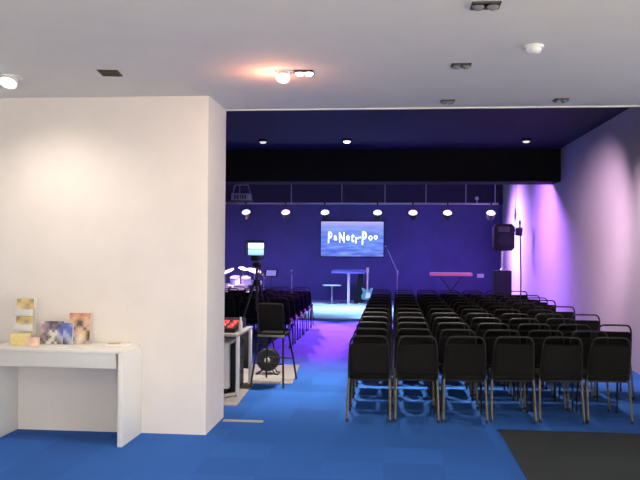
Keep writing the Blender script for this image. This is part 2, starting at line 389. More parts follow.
E = rp.color_ramp.elements; E[0].position = 0; E[0].color = (.18, .35, .85, 1); E[1].position = .40; E[1].color = (.35, .65, .95, 1)
for p, c in ((.5, (.12, .22, .6, 1)), (.62, (.85, .93, 1, 1)), (.9, (.8, .9, 1, 1)), (1, (.2, .3, .7, 1))):
    e = E.new(p); e.color = c
nt.links.new(rp.outputs[0], b.inputs['Emission Color']); b.inputs['Emission Strength'].default_value = 1.8
a = MB(); a.box((0.012, -.177, .215), (.255, .004, .20)); a.build('screen', sm, mo)

# ------------------------------------------------------------------ stage: screen
t = thing('projection_screen', 'wide lit screen with white brush lettering on the dark back wall', 'screen', (-1.353, 25.28, 2.075))
a = MB(); a.box((0, -.02, 0), (2.14, .04, 1.22), .006); a.build('frame', M['black'], t)
sm = bpy.data.materials.new('screen_picture'); sm.use_nodes = True; nt = sm.node_tree; N = nt.nodes; L = nt.links; b = N['Principled BSDF']
b.inputs['Base Color'].default_value = (.02, .02, .03, 1); b.inputs['Roughness'].default_value = .5
tc = N.new('ShaderNodeTexCoord'); sp = N.new('ShaderNodeSeparateXYZ'); L.new(tc.outputs['Generated'], sp.inputs[0])
rp = N.new('ShaderNodeValToRGB'); L.new(sp.outputs['Z'], rp.inputs[0]); E = rp.color_ramp.elements
E[0].position = 0; E[0].color = (.06, .10, .62, 1); E[1].position = 1; E[1].color = (.62, .42, .85, 1)
for p, c in ((.3, (.08, .14, .80, 1)), (.6, (.10, .19, .78, 1)), (.85, (.26, .28, .85, 1))):
    e = E.new(p); e.color = c
mp = N.new('ShaderNodeMapping'); mp.inputs['Scale'].default_value = (1.6, 1, 6); mp.inputs['Rotation'].default_value = (0, .5, 0)
L.new(tc.outputs['Generated'], mp.inputs[0]); ns = N.new('ShaderNodeTexNoise'); ns.inputs['Scale'].default_value = 2.2; ns.inputs['Detail'].default_value = 4
L.new(mp.outputs[0], ns.inputs['Vector'])
r2 = N.new('ShaderNodeValToRGB'); r2.color_ramp.elements[0].position = .4; r2.color_ramp.elements[1].position = .75; L.new(ns.outputs['Fac'], r2.inputs[0])
mxr = N.new('ShaderNodeMix'); mxr.data_type = 'RGBA'; L.new(r2.outputs[0], mxr.inputs[0]); L.new(rp.outputs[0], mxr.inputs[6]); mxr.inputs[7].default_value = (.24, .46, .92, 1)
L.new(mxr.outputs[2], b.inputs['Emission Color']); b.inputs['Emission Strength'].default_value = .9
a = MB(); a.box((0, -.043, 0), (2.08, .006, 1.16)); pic = a.build('picture', sm, t)
wm = emat('lit_white_letters', (.95, .95, 1), 1.3)
x = -.82
lt = MB()
for ch, sx, sz, dz, sk, ad in (('P', 1.0, 1.6, -.06, .05, .25), ('a', .85, 1.0, .03, 0, .195), ('N', .95, 1.45, -.04, -.05, .29), ('e', .85, 1.0, .03, 0, .195), ('t', 1.0, 1.35, -.02, .08, .15), ('r', 1.05, 1.25, -.07, 0, .16), ('-', .7, 1, 0.05, 0, .09), ('P', 1.15, 1.8, -.10, .05, .28), ('o', .9, .95, .04, 0, .21), ('o', .85, .85, .07, 0, .17)):
    cu = bpy.data.curves.new('letter', 'FONT'); cu.body = ch; cu.size = .33; cu.offset = .008; cu.extrude = .002; cu.shear = sk
    o = bpy.data.objects.new('letter', cu); COL.objects.link(o)
    bpy.context.view_layer.update()
    ev = o.evaluated_get(bpy.context.evaluated_depsgraph_get()); me = ev.to_mesh()
    lt._new([Vector((x+v.co.x*sx*.86, -.0475-v.co.z, -.07+dz+v.co.y*sz)) for v in me.vertices], [tuple(p.vertices) for p in me.polygons])
    ev.to_mesh_clear(); bpy.data.objects.remove(o); bpy.data.curves.remove(cu)
    x += ad*.845
lt.build('lettering', wm, pic, smooth=False)

# ------------------------------------------------------------------ truss bar, rods, stage lamps
ZT = 3.10
t = thing('lighting_bar', 'long metal lighting bar hung on rods above the stage', 'lighting bar', (0, 22.5, 0))
a = MB(); a.cyl((-5.6, 0, ZT), (3.05, 0, ZT), .026); a.build('pipe', M['alu'], t)
for x in (-4.6, -3.03, -1.52, -.245, .955, 2.11, 2.95):
    a = MB(); a.cyl((x, 0, ZT), (x, 0, ZH), .011, n=8); a.lathe([(0, ZH-.02), (.045, ZH-.02), (.045, ZH), (0, ZH)], 14, None) if False else None
    a.box((x, 0, ZT), (.05, .062, .062), .008); a.box((x, 0, ZH-.006), (.09, .09, .012), .002); a.build('hanging_rod', M['alu'], t)
lampx = [(-4.40, 'b'), (-3.20, 'p'), (-2.02, 'b'), (-.46, 'b'), (.58, 'p'), (1.583, 'p'), (2.835, 'b')]
for i, (x, cc) in enumerate(lampx):
    wh = ['leftmost', 'second from left', 'third from left', 'fourth from left', 'fifth from left', 'sixth from left', 'rightmost'][i]
    t = thing('hanging_stage_lamp', f'lit {"blue white" if cc == "b" else "pink white"} stage lamp, {wh} under the lighting bar', 'stage lamp', (x, 22.5, 2.84), group='stage lamps on the lighting bar')
    m = RX(PI/2+math.radians(-48))
    def P(v): return m @ Vector(v)
    a = MB(); a.lathe([(0, -.24), (.07, -.24), (.10, -.2), (.13, -.05), (.145, .0), (.135, .0), (.13, -.02), (0, -.02)], 22, m); a.build('body', M['black'], t)
    a = MB(); a.lathe([(0, -.018), (.128, -.018), (.115, -.002), (.06, .010), (0, .014)], 22, m); a.build('lens', M['bluelens' if cc == 'b' else 'pinklens'], t)
    pv = P((0, 0, -.1)); yk = MB(); yk.tube([(-.155, pv.y, pv.z), (-.155, pv.y*.4, .17), (.155, pv.y*.4, .17), (.155, pv.y, pv.z)], .009, 6, 0); yk.cyl((-.155, pv.y, pv.z), (-.12, pv.y, pv.z), .014); yk.cyl((.155, pv.y, pv.z), (.12, pv.y, pv.z), .014); yk.build('yoke', M['blackm'], t)
    a = MB(); a.cyl((0, pv.y*.4, .168), (0, 0, .22), .012); a.box((0, 0, .224), (.05, .09, .012), .002); a.box((0, -.040, .258), (.05, .012, .07), .002); a.box((0, .040, .258), (.05, .012, .07), .002); a.box((0, 0, .296), (.05, .09, .012), .002); a.build('clamp', M['blackm'], t)
# small lit lamp clamped at the bar's right end
t = thing('clamp_lamp', 'small clip lamp on top of the lighting bar near its right end', 'lamp', (2.43, 22.5, ZT+.034))
a = MB(); a.cyl((0, 0, 0), (0, 0, .1), .012); a.box((0, 0, .01), (.05, .06, .03), .005); a.build('clamp', M['alu'], t)
a = MB(); a.lathe([(0, -.1), (.035, -.1), (.055, .0), (.05, .0), (0, -.02)], 18, RX(PI/2+.2)); a.build('head', M['alu'], t, loc=(0, 0, .12))
# projector on a hanging cradle
t = thing('projector', 'large grey projector hung in a cradle above the lighting bar', 'projector', (-4.62, 22.9, 3.13))
a = MB(); a.box((0, 0, .17), (.56, .46, .22), .03); a.build('body', M['grey'], t)
a = MB(); a.cyl((.12, .22, .17), (.12, .33, .17), .07); a.build('lens', M['black'], t)
a = MB(); a.box((0, 0, .02), (.74, .5, .03), .005); a.build('tray', M['alu'], t)
a = MB()
for sx in (-1, 1): a.cyl((sx*.34, 0, .03), (sx*.2, 0, .55), .016)
a.cyl((-.2, 0, .55), (.2, 0, .55), .016); a.cyl((0, 0, .55), (0, 0, ZH-3.13), .025); a.build('cradle', M['alu'], t)
a = MB()
for k in range(5): a.box((-.16+.08*k, -.232, .17), (.05, .006, .13), .001)
a.build('vent_grille', M['dgrey'], t)

# ------------------------------------------------------------------ stage furniture
SZ = .04
def round_table(name, label, x, y, r, h, pr_, th, tm):
    t = thing(name, label, 'table', (x, y, SZ))
    a = MB(); a.lathe([(0, h-th), (r-.01, h-th), (r, h-th+.01), (r, h-.008), (r-.01, h), (0, h)], 36); a.build('tabletop', tm, t)
    a = MB(); a.cyl((0, 0, .02), (0, 0, h-th), pr_, n=18); a.build('pole', M['chrome'], t)
    a = MB(); a.lathe([(0, 0), (r*.6, 0), (r*.6, .012), (.06, .03), (0, .03)], 32); a.build('base', M['chrome'], t)
    return t
tt = mat('white_table_top', (.72, .72, .76), .4, var=.02)
t = thing('lectern', 'tall white lectern table on a bright pole below the screen', 'lectern', (-1.37, 23.7, SZ))
a = MB(); a.box((0, 0, 1.005), (1.06, .36, .05), .015, RX(math.radians(12))); a.build('top', mat('blue_lectern_top', (.22, .20, .72), .4, var=.03), t)
a = MB(); a.cyl((0, 0, .02), (0, 0, .985), .042, n=18); a.build('pole', M['whitep'], t)
a = MB(); a.box((0, 0, .012), (.6, .4, .024), .006); a.build('base', M['chrome'], t)
round_table('side_table', 'small low round table with thin top left of the lectern', -1.88, 23.55, .29, .585, .022, .02, tt)
# guitar on its stand
t = thing('electric_guitar', 'teal electric guitar upright on a stand beside the lectern', 'guitar', (-.79, 23.75, SZ))
o_ = [(0, .0), (.10, .0), (.165, .05), (.17, .13), (.125, .2), (.13, .25), (.16, .31), (.15, .36), (.11, .345), (.06, .30), (.03, .29)]
o_ = o_+[(-x, z) for x, z in reversed(o_[1:])]
ln = RX(math.radians(-12))
a = MB(); a.prism([(x*1.1, z*1.1+.12) for x, z in o_], .05, ln); a.build('body', M['teal'], t)
a = MB(); a.box((0, 0, 0), (.055, .03, .6), .006, ln); a.build('neck', M['maple'], t, loc=tuple(ln @ Vector((0, -.03, .68))))
a = MB(); a.box((0, 0, 0), (.09, .02, .17), .008, ln); a.build('headstock', M['maple'], t, loc=tuple(ln @ Vector((0, -.025, 1.055))))
a = MB(); a.prism([(-.06, .17), (.10, .19), (.09, .34), (-.03, .36)], .006, ln); a.build('pickguard', M['whitep'], t, loc=tuple(ln @ Vector((0, -.028, 0))))
t = thing('guitar_stand', 'black folding stand holding the teal guitar', 'stand', (-.79, 23.94, SZ))
a = MB(); a.tube([(-.2, -.16, .012), (-.1, -.03, .3), (0, .06, .58)], .011, 8); a.tube([(.2, -.16, .012), (.1, -.03, .3), (0, .06, .58)], .011, 8); a.tube([(0, .28, .012), (0, .06, .58)], .011, 8, 0); a.build('frame', M['blackm'], t)
a = MB(); a.tube([(-.1, -.03, .09), (-.1, -.26, .10), (-.1, -.275, .14)], .01, 8); a.tube([(.1, -.03, .09), (.1, -.26, .10), (.1, -.275, .14)], .01, 8); a.cyl((-.17, -.03, .09), (.17, -.03, .09), .01, n=8); a.build('cradle_arm', M['rubber'], t)
# black flight case beside it
t = thing('instrument_case', 'tall black instrument case standing between lectern and guitar', 'case', (-1.08, 24.2, SZ))
a = MB(); a.prism([(-.14, 0), (.14, 0), (.16, .35), (.11, .6), (.07, 1.02), (-.05, 1.02), (-.10, .6), (-.16, .35)], .16, RY(math.radians(4))); a.build('shell', M['black'], t)
a = MB(); a.tube([(.15, -.02, .42), (.19, -.02, .45), (.18, -.02, .55), (.12, -.02, .58)], .01, 8); a.build('handle', M['rubber'], t)

# microphone stands
def mic_stand(label, x, y, h, boom):
    t = thing('microphone_stand', label, 'microphone stand', (x, y, SZ))
    a = MB(); a.cyl((0, 0, .02), (0, 0, h), .012); a.build('pole', M['alu'], t)
    a = MB(); a.lathe([(0, 0), (.14, 0), (.14, .012), (.03, .03), (0, .03)], 24); a.build('base', M['blackm'], t)
    if boom:
        a = MB(); a.cyl((.04, 0, h-.1), (boom[0], 0, boom[1]), .010); a.box((0.01, 0, h), (.05, .05, .06), .01); a.build('boom', M['alu'], t)
        e = Vector((boom[0], 0, boom[1])); d = Vector((-.3, -.4, .5)).normalized()
    else: e = Vector((0, 0, h)); d = Vector((0, -.5, .8)).normalized()
    a = MB(); a.cyl(e, e+d*.14, .014, .02); a.build('microphone', M['dgrey'], t)
    a = MB(); a.lathe([(0, -.03), (.018, -.026), (.028, -.01), (.028, .01), (.018, .026), (0, .03)], 14); a.build('microphone_grille', M['chrome'], t, loc=tuple(e+d*.155))
    return t
mic_stand('microphone stand with long boom arm right of the lit screen', .135, 23.5, 1.03, (-.30, 1.70))
mic_stand('straight microphone stand at the left of the stage', -3.13, 23.5, .90, None)
t = thing('music_stand', 'music stand holding a white sheet beside the drum kit', 'music stand', (-3.70, 23.0, SZ))
a = MB(); a.cyl((0, 0, .2), (0, 0, .9), .012); a.build('pole', M['blackm'], t)
for k in range(3):
    an = 2*PI*k/3+.5; a = MB(); a.cyl((0, 0, .25), (.25*math.cos(an), .25*math.sin(an), .01), .009, n=8); a.build('leg', M['blackm'], t)
a = MB(); a.box((0, 0, .95), (.40, .012, .26), .003, RX(math.radians(-38))); a.build('desk', M['black'], t)
tag(MB().box((0, 0, 0), (.30, .003, .2), 0, RX(math.radians(-38))).build('music_sheet', M['paper'], loc=(-3.70, 22.99, .995)), 'white music sheet on the stand beside the drum kit', 'paper')

# ------------------------------------------------------------------ drum kit
t = thing('drum_kit', 'pale drum kit with cymbals at the far left of the stage', 'drum kit', (-4.72, 23.4, SZ))
def drum(nm, c, r, d, rot):
    a = MB(); a.lathe([(r*.96, -d/2), (r, -d/2), (r, d/2), (r*.96, d/2), (0, d/2-.004), (0, -d/2+.004)][0:4], 32, rot); s_ = a.build(nm, M['drum'], t, loc=c)
    for s in (-1, 1):
        h = MB(); h.lathe([(r*.98, s*d/2-.012), (r*1.04, s*d/2-.012), (r*1.04, s*d/2+.012), (r*.98, s*d/2+.012)], 32, rot); h.build('hoop', M['chrome'], s_)
        k = MB(); k.lathe([(0, s*d/2-.003), (r*.99, s*d/2-.003), (r*.99, s*d/2+.003), (0, s*d/2+.003)], 32, rot); k.build('drum_head', M['skin'], s_)
drum('bass_drum', (0, 0, .29), .28, .4, RX(PI/2))
drum('rack_tom', (-.18, -.05, .70), .15, .2, RX(.35)); drum('rack_tom', (.18, -.05, .70), .15, .2, RX(.35))
drum('floor_tom', (-.5, .35, .42), .2, .36, RX(0)); drum('snare_drum', (.40, .45, .62), .18, .14, RX(0))
for nm, c, r, tl in (('crash_cymbal', (.42, .05, 1.02), .23, .25), ('ride_cymbal', (-.48, 0, .98), .27, -.3), ('hi_hat', (.66, .4, .90), .18, 0), ('splash_cymbal', (.05, .1, 1.08), .15, .3)):
    a = MB(); a.lathe([(0, .03), (.03, .028), (.045, .012), (r, -.012), (r, -.015), (.045, .008), (0, .02)], 30, RX(.25) @ RY(tl)); a.build(nm, M['cymbal'], t, loc=c)
    a = MB(); a.cyl((c[0], c[1], .15), (c[0], c[1], c[2]+.04), .011)
    for k in range(3): a.cyl((c[0], c[1], .2), (c[0]+.18*math.cos(2*PI*k/3), c[1]+.18*math.sin(2*PI*k/3), .01), .008, n=8)
    a.build('cymbal_stand', M['chrome'], t)
a = MB(); a.cyl((-.18, -.05, .65), (-.03, 0, .55), .012); a.cyl((.18, -.05, .65), (.03, 0, .55), .012); a.build('tom_holder', M['chrome'], t)
a = MB()
for s in (-1, 1):
    for k in range(3):
        pass
for k in range(3): an = 2*PI*k/3; a.cyl((.40, .45, .54), (.40+.16*math.cos(an), .45+.16*math.sin(an), .01), .009, n=8); a.cyl((-.5+.19*math.cos(an), .35+.19*math.sin(an), .4), (-.5+.2*math.cos(an), .35+.2*math.sin(an), .01), .009, n=8)
a.build('drum_leg', M['chrome'], t)

# ------------------------------------------------------------------ keyboard
t = thing('keyboard_stand', 'black crossed stand under the red keyboard on stage', 'stand', (1.77, 23.5, SZ))
for s in (-1, 1):
    for y in (-.1, .1):
        pass
    a = MB(); a.cyl((s*.35, -.02*s, .015), (-s*.35, -.02*s, .90), .018); a.cyl((s*.35, -.2, .015), (s*.35, .2, .015), .015); a.cyl((-s*.35, -.17, .90), (-s*.35, .17, .90), .015); a.build('cross_arm', M['blackm'], t)
t = thing('keyboard', 'long red keyboard on a stand at the right of the stage', 'keyboard', (1.77, 23.5, SZ+.916))
a = MB(); a.box((0, .03, .045), (1.27, .34, .09), .012); a.build('body', M['redkb'], t)
a = MB(); a.box((0, -.1, .094), (1.16, .13, .012), .002); a.build('white_keys', M['keys'], t)
a = MB()
for k in range(52):
    if k % 7 in (0, 1, 3, 4, 5): a.box((-.56+k*.0223, -.075, .104), (.011, .08, .012), .001)
a.build('black_keys', M['black'], t)
a = MB(); a.box((0, .10, .095), (1.2, .15, .008), .002); a.build('control_panel', M['peach'], t)
t = thing('wall_plate', 'small white plate on the dark back wall right of keyboard', 'wall plate', (2.86, 25.3, .90))
a = MB(); a.box((0, -.008, 0), (.22, .016, .13), .004); a.build('plate', M['whitep'], t)
a = MB(); a.box((-.06, -.018, 0), (.05, .006, .05), .002); a.box((.06, -.018, 0), (.05, .006, .05), .002); a.build('socket', M['whitep'], t)

# ------------------------------------------------------------------ loudspeaker stack and lamp stand at right
t = thing('subwoofer', 'black subwoofer box below the tall pole by right wall', 'loudspeaker', (2.86, 20.4, SZ))
a = MB(); a.box((0, 0, .60), (.44, .5, 1.16), .015); a.build('cabinet', M['black'], t)
a = MB(); a.box((0, -.255, .60), (.40, .012, 1.08), .004); a.build('grille', M['grille'], t)
a = MB()
for sx in (-1, 1):
    for sy in (-1, 1): a.cyl((sx*.17, sy*.2, 0), (sx*.17, sy*.2, .022), .02)
a.build('rubber_feet', M['rubber'], t)
t = thing('speaker_pole', 'pale steel pole joining subwoofer and upper loudspeaker', 'pole', (2.86, 20.4, SZ+1.18))
a = MB(); a.cyl((0, 0, 0), (0, 0, .52), .032); a.lathe([(0, 0), (.05, 0), (.05, .03), (.03, .05)], 18); a.build('tube', M['chrome'], t)
t = thing('loudspeaker', 'rounded black loudspeaker on the steel pole by right wall', 'loudspeaker', (2.90, 20.4, SZ+1.70))
a = MB(); a.prism([(-.27, .08), (-.20, 0), (.18, 0), (.26, .08), (.26, .62), (.18, .70), (-.20, .70), (-.27, .62)], .40, RY(0)); a.build('cabinet', M['black'], t)
a = MB(); a.lathe([(.17, 0), (.185, .012), (.17, .02), (.1, -.02), (.04, -.035), (0, -.02)], 28, RX(PI/2)); a.build('woofer', M['rubber'], t, loc=(-.02, -.205, .27))
a = MB(); a.box((-.02, -.206, .56), (.30, .012, .14), .004); a.build('horn', M['dgrey'], t)
a = MB(); a.box((.265, -.05, .46), (.02, .12, .05), .004); a.box((.265, -.05, .24), (.02, .12, .05), .004); a.build('side_handle', M['chrome'], t)
t = thing('lamp_stand', 'slim black tripod stand close to the purple lit right wall', 'stand', (3.17, 19.3, SZ))
a = MB(); a.tube([(0, 0, .2), (.0, 0, 1.2), (-.03, 0, 2.36)], .018, 8, 3); a.build('pole', M['blackm'], t)
for k in range(3):
    an = 2*PI*k/3+.3; a = MB(); a.cyl((0, 0, .55), (.28*math.cos(an), .28*math.sin(an), .012), .011, n=8); a.build('leg', M['blackm'], t)
a = MB(); a.lathe([(0, -.02), (.025, -.02), (.025, .05), (.012, .09), (0, .09)], 14); a.build('spigot', M['blackm'], t, loc=(-.03, 0, 2.38))
t = thing('flood_lamp', 'black flood lamp clamped on the slim stand by right wall', 'lamp', (3.16, 19.43, 2.20+SZ))
a = MB(); a.box((-.02, .03, -.02), (.16, .14, .2), .02); a.box((-.02, -.065, -.02), (.03, .06, .03), .004); a.build('housing', M['black'], t)
a = MB(); a.box((-.02, .104, -.02), (.13, .008, .17), .002); a.build('lens', emat('violet_lens', (.72, .5, 1), 6), t)
a = MB(); a.tube([(-.11, .03, -.02), (-.12, .03, .09), (.08, .03, .09), (.07, .03, -.02)], .008, 6, 0); a.build('yoke', M['blackm'], t)

# ------------------------------------------------------------------ foyer counter and leaflets
t = thing('counter_table', 'white slab counter table standing against the cream wall', 'table', (-3.06, 6.86, 0))
TX0, TX1, TY0, TY1, TH = -.62, .665, -.262, .262, .86
for x in (TX0+.022, TX1-.022):
    a = MB(); a.box((x, 0, (TH-.03)/2), (.045, TY1-TY0, TH-.03), .002); a.build('end_panel', M['white'], t)
a = MB(); a.box((0, 0, TH-.015), (TX1-TX0, TY1-TY0, .03), .002); a.build('counter_top', M['white'], t)
a = MB(); a.box((0, TY0+.03, TH-.03-.067), (TX1-TX0-.09, .02, .134), .001); a.build('apron', M['white'], t)

def colour_card(name, label, cat, x, y, z, w, h, cols, lean=.2, rz=0.0, th=.004, group=None):
    """printed leaflet: rows of printed colour patches (top row first) on a thin card"""
    R_, C_ = len(cols), len(cols[0])
    b = MB(); vs, fs, cl = [], [], []
    for r in range(R_+1):
        for c in range(C_+1):
            vs.append((-w/2+w*c/C_, -th/2-.0006, h-h*r/R_))
            a_ = [PC[cols[min(max(r-dr, 0), R_-1)][min(max(c-dc, 0), C_-1)]] for dr in (0, 1) for dc in (0, 1)]
            cl.append([sum(q[k] for q in a_)/4 for k in range(3)])
    for r in range(R_):
        for c in range(C_):
            n = len(vs); vs.append((-w/2+w*(c+.5)/C_, -th/2-.0006, h-h*(r+.5)/R_)); cl.append(PC[cols[r][c]])
            q = [r*(C_+1)+c, r*(C_+1)+c+1, (r+1)*(C_+1)+c+1, (r+1)*(C_+1)+c]
            fs += [(q[k], q[(k+1) % 4], n) for k in range(4)]
    b._new(vs, fs); b.mi = 1; b.box((0, 0, h/2), (w, th, h))
    o = b.build(name, [PRINT, M['paper']], smooth=False); o.location = (x, y, z); o.rotation_euler = (-lean, 0, rz)
    at = o.data.color_attributes.new('print', 'FLOAT_COLOR', 'POINT')
    for k, v in enumerate(o.data.vertices): at.data[k].color = (*(cl[k] if k < len(cl) else (.8, .8, .75)), 1)
    return tag(o, label, cat, group)
PRINT = mat('printed_picture', (.5, .5, .5), .45)
_n = PRINT.node_tree.nodes; _a = _n.new('ShaderNodeAttribute'); _a.attribute_name = 'print'
PRINT.node_tree.links.new(_a.outputs['Color'], _n['Principled BSDF'].inputs['Base Color'])
PC = dict(W=(.80, .76, .70), K=(.07, .055, .06), B=(.10, .16, .50), L=(.42, .48, .68), P=(.38, .22, .34), G=(.32, .30, .27), O=(.66, .34, .20), S=(.74, .52, .40), Y=(.78, .58, .22), T=(.42, .30, .20), N=(.16, .14, .22), R=(.52, .18, .14))
TT = TH
# tiered leaflet rack on the left
t = thing('leaflet_rack', 'clear tiered leaflet rack at the left of the white counter', 'rack', (-3.475, 6.93, TT))
a = MB(); a.box((0, .045, .225), (.17, .008, .42), .002, RX(math.radians(-6))); a.build('back_plate', M['acrylic'], t)
a = MB(); a.box((0, 0, .006), (.19, .14, .012), .002); a.build('base', M['acrylic'], t)
for z in (.125, .27):
    a = MB(); a.box((0, -.0, z), (.19, .07, .006), .001); a.box((0, -.035, z+.03), (.19, .005, .06), .001); a.build('tier', M['acrylic'], t)
colour_card('leaflet', 'gold and brown leaflet in the rack, uppermost tier', 'leaflet', -3.475, 6.925, TT+.276, .17, .15, ['TYYT', 'YYTY', 'WSTY', 'YWYT'], .08, group='leaflets in the rack')
colour_card('leaflet', 'gold and green leaflet in the rack, middle tier', 'leaflet', -3.475, 6.915, TT+.131, .17, .13, ['GYYY', 'YYGY', 'WSSW', 'WWSG'], .08, group='leaflets in the rack')
a = MB(); a.box((0, 0, .055), (.175, .07, .11), .003); tag(a.build('card_box', M['yellow'], loc=(-3.465, 6.88-.06, TT)), 'pale yellow card box in front of the leaflet rack', 'box')
a = MB(); a.box((0, 0, .04), (.11, .05, .08), .003); tag(a.build('card_box', M['peach'], loc=(-3.325, 6.79, TT)), 'small peach card box right of the leaflet rack', 'box')
# two standing picture cards
t = thing('card_holder', 'clear holder behind the wide dark picture leaflet', 'holder', (-3.15, 6.905, TT))
a = MB(); a.box((0, .012, .10), (.31, .005, .2), .001, RX(-.15)); a.box((0, -.0, .004), (.31, .1, .008), .001); a.build('stand', M['acrylic'], t)
colour_card('picture_leaflet', 'wide dark photo leaflet with a white figure on the counter', 'leaflet', -3.19, 6.876, TT+.009, .22, .215, ['WPNKKKGN', 'PGPKPNKB', 'GPNKNKBB', 'SGNWKWBB', 'PKGWWWLB', 'GPKKWGLL', 'KGKWWKGL', 'GKWWKWKG'], .15)
colour_card('picture_leaflet', 'blue photo leaflet between the two larger picture leaflets', 'leaflet', -3.03, 6.868, TT+.009, .09, .20, ['BBL', 'BBB', 'LBB', 'LLB', 'NLL', 'KNL'], .12)
colour_card('picture_leaflet', 'orange topped portrait leaflet at the right of the picture group', 'leaflet', -2.965, 6.97, TT, .21, .295, ['ROOROO', 'OSOOSO', 'SOKKSS', 'SSKKSO', 'WKSSKS', 'WSSSYK', 'GWSWYK', 'KGWWSK', 'GSWSGS'], .15)
# loose sheets lying flat
for x, y, rz, w, h, lb in ((-3.02, 6.74, .2, .14, .09, 'white card lying on the counter before the picture leaflets'), (-2.86, 6.80, -.3, .15, .10, 'white paper sheet on the counter right of the picture leaflets')):
    a = MB(); a.box((0, 0, .002), (w, h, .004)); o = a.build('paper_sheet', M['paper'], loc=(x, y, TT)); o.rotation_euler = (0, 0, rz); tag(o, lb, 'paper')
a = MB(); a.box((0, 0, .008), (.20, .14, .016), .002); o = a.build('paper_stack', M['paper'], loc=(-2.57, 6.95, TT)); o.rotation_euler = (0, 0, .1); tag(o, 'flat stack of white leaflets at the right end of counter', 'paper')
a = MB(); a.box((0, 0, .002), (.11, .09, .004)); o = a.build('folded_leaflet', M['gold'], loc=(-2.60, 6.94, TT+.016)); o.rotation_euler = (0, 0, .35); tag(o, 'small olive leaflet on top of the white leaflet stack', 'leaflet')

# ------------------------------------------------------------------ foyer ceiling fittings
def downlight(name, label, x, y, z, lamps, lens, sx=.2, sy=.1, group=None, rz=0.0):
    t = thing(name, label, 'ceiling light', (x, y, z), rz, group)
    f = MB(); e = .012
    f.box((0, -sy/2+e/2, -.006), (sx, e, .012), .002); f.box((0, sy/2-e/2, -.006), (sx, e, .012), .002)
    f.box((-sx/2+e/2, 0, -.006), (e, sy, .012), .002); f.box((sx/2-e/2, 0, -.006), (e, sy, .012), .002); f.build('frame', M['dgrey'], t)
    a = MB(); a.box((0, 0, -.002), (sx-.02, sy-.02, .004)); a.build('recess_plate', M['black'], t)
    for k in range(lamps):
        px = (k-(lamps-1)/2)*sx/lamps
        a = MB(); a.lathe([(0, -.034), (.02, -.031), (.036, -.016), (.036, -.004), (0, -.004)], 18); o = a.build('lamp', lens, t, loc=(px, 0, 0))
        a = MB(); a.lathe([(.036, -.004), (.042, -.004), (.042, -.012), (.036, -.012)], 18); a.build('lamp_ring', M['blackm'], o)
    return t
ML = 'recessed ceiling lights'
downlight('ceiling_light', 'dark unlit twin ceiling light nearest the top edge', .535, 4.55, ZC, 2, M['offlamp'], .17, .13, ML)
downlight('ceiling_light', 'dark unlit twin ceiling light left of the white smoke detector', .523, 6.04, ZC, 2, M['offlamp'], .15, .13, ML)
downlight('ceiling_light', 'small dark twin ceiling light, left one by the hall opening', .521, 7.5, ZC, 2, M['offlamp'], .13, .12, ML)
downlight('ceiling_light', 'small dark twin ceiling light, right one by the hall opening', 1.60, 7.5, ZC, 2, M['offlamp'], .13, .12, ML)
downlight('ceiling_light', 'glowing twin ceiling light above the middle of the foyer', -.735, 6.2, ZC, 2, M['warmlamp'], .15, .15, ML)
# tilted bright spots
def gimbal(label, x, y, tx, ty, r=.06, lens=M['warmlamp']):
    t = thing('spot_lamp', label, 'spot lamp', (x, y, ZC), 0, 'adjustable foyer spots')
    m = Matrix.Rotation(tx, 3, 'Y') @ RX(ty)
    a = MB(); a.lathe([(r*.95, 0), (r*1.25, 0), (r*1.25, -.01), (r*.95, -.01)], 22); a.build('ring', M['whitep'], t)
    a = MB(); a.lathe([(0, .02), (r*.7, .02), (r*.95, -.05), (r, -.07), (r*.9, -.07), (0, -.05)], 22, m); a.build('head', M['whitep'], t)
    a = MB(); a.lathe([(0, -.055), (r*.88, -.055), (r*.8, -.068), (0, -.078)], 22, m); a.build('lamp', lens, t)
    return t
gimbal('bright white round spot lamp at the far left of foyer ceiling', -3.28, 6.22, 0, -.5, .085)
gimbal('bright orange glowing spot lamp beside the twin ceiling light', -.905, 6.2, 0, -.6, .06)
t = thing('ceiling_vent', 'dark square recess in the foyer ceiling above the counter', 'ceiling vent', (-2.36, 6.13, ZC), .15)
a = MB(); a.box((0, 0, -.003), (.17, .22, .006), .002); a.build('recess_plate', mat('brown_dark_plate', (.015, .011, .006), .6), t)
a = MB(); 
for k in range(4): a.box((0, -.075+.05*k, -.009), (.14, .018, .008), .002)
a.build('slat', mat('brown_slat', (.05, .038, .022), .6), t)
t = thing('smoke_detector', 'round white smoke detector on the foyer ceiling', 'smoke detector', (.985, 5.5, ZC))
a = MB(); a.lathe([(0, 0), (.068, 0), (.068, -.018), (0, -.018)], 28); a.build('base', M['whitep'], t)
a = MB(); a.lathe([(0, -.018), (.055, -.018), (.052, -.04), (.035, -.056), (0, -.058)], 28); a.build('sensor_cap', M['whitep'], t)
# hall ceiling lamps
for x, y, L_, lb in ((-.92, 14.99, M['halllamp'], 'bright round lamp in the dark hall ceiling'), (-2.6, 14.99, M['halldim'], 'dim round lamp at the left of the dark hall ceiling'), (2.57, 15.1, M['halldim'], 'dim round lamp at the right of the dark hall ceiling')):
    t = thing('hall_downlight', lb, 'ceiling light', (x, y, ZH))
    a = MB(); a.lathe([(.07, 0), (.1, 0), (.095, -.05), (.07, -.05)], 22); a.build('ring', M['black'], t)
    a = MB(); a.lathe([(0, -.02), (.07, -.02), (.07, -.05), (.05, -.075), (0, -.085)], 22); a.build('lamp', L_, t)

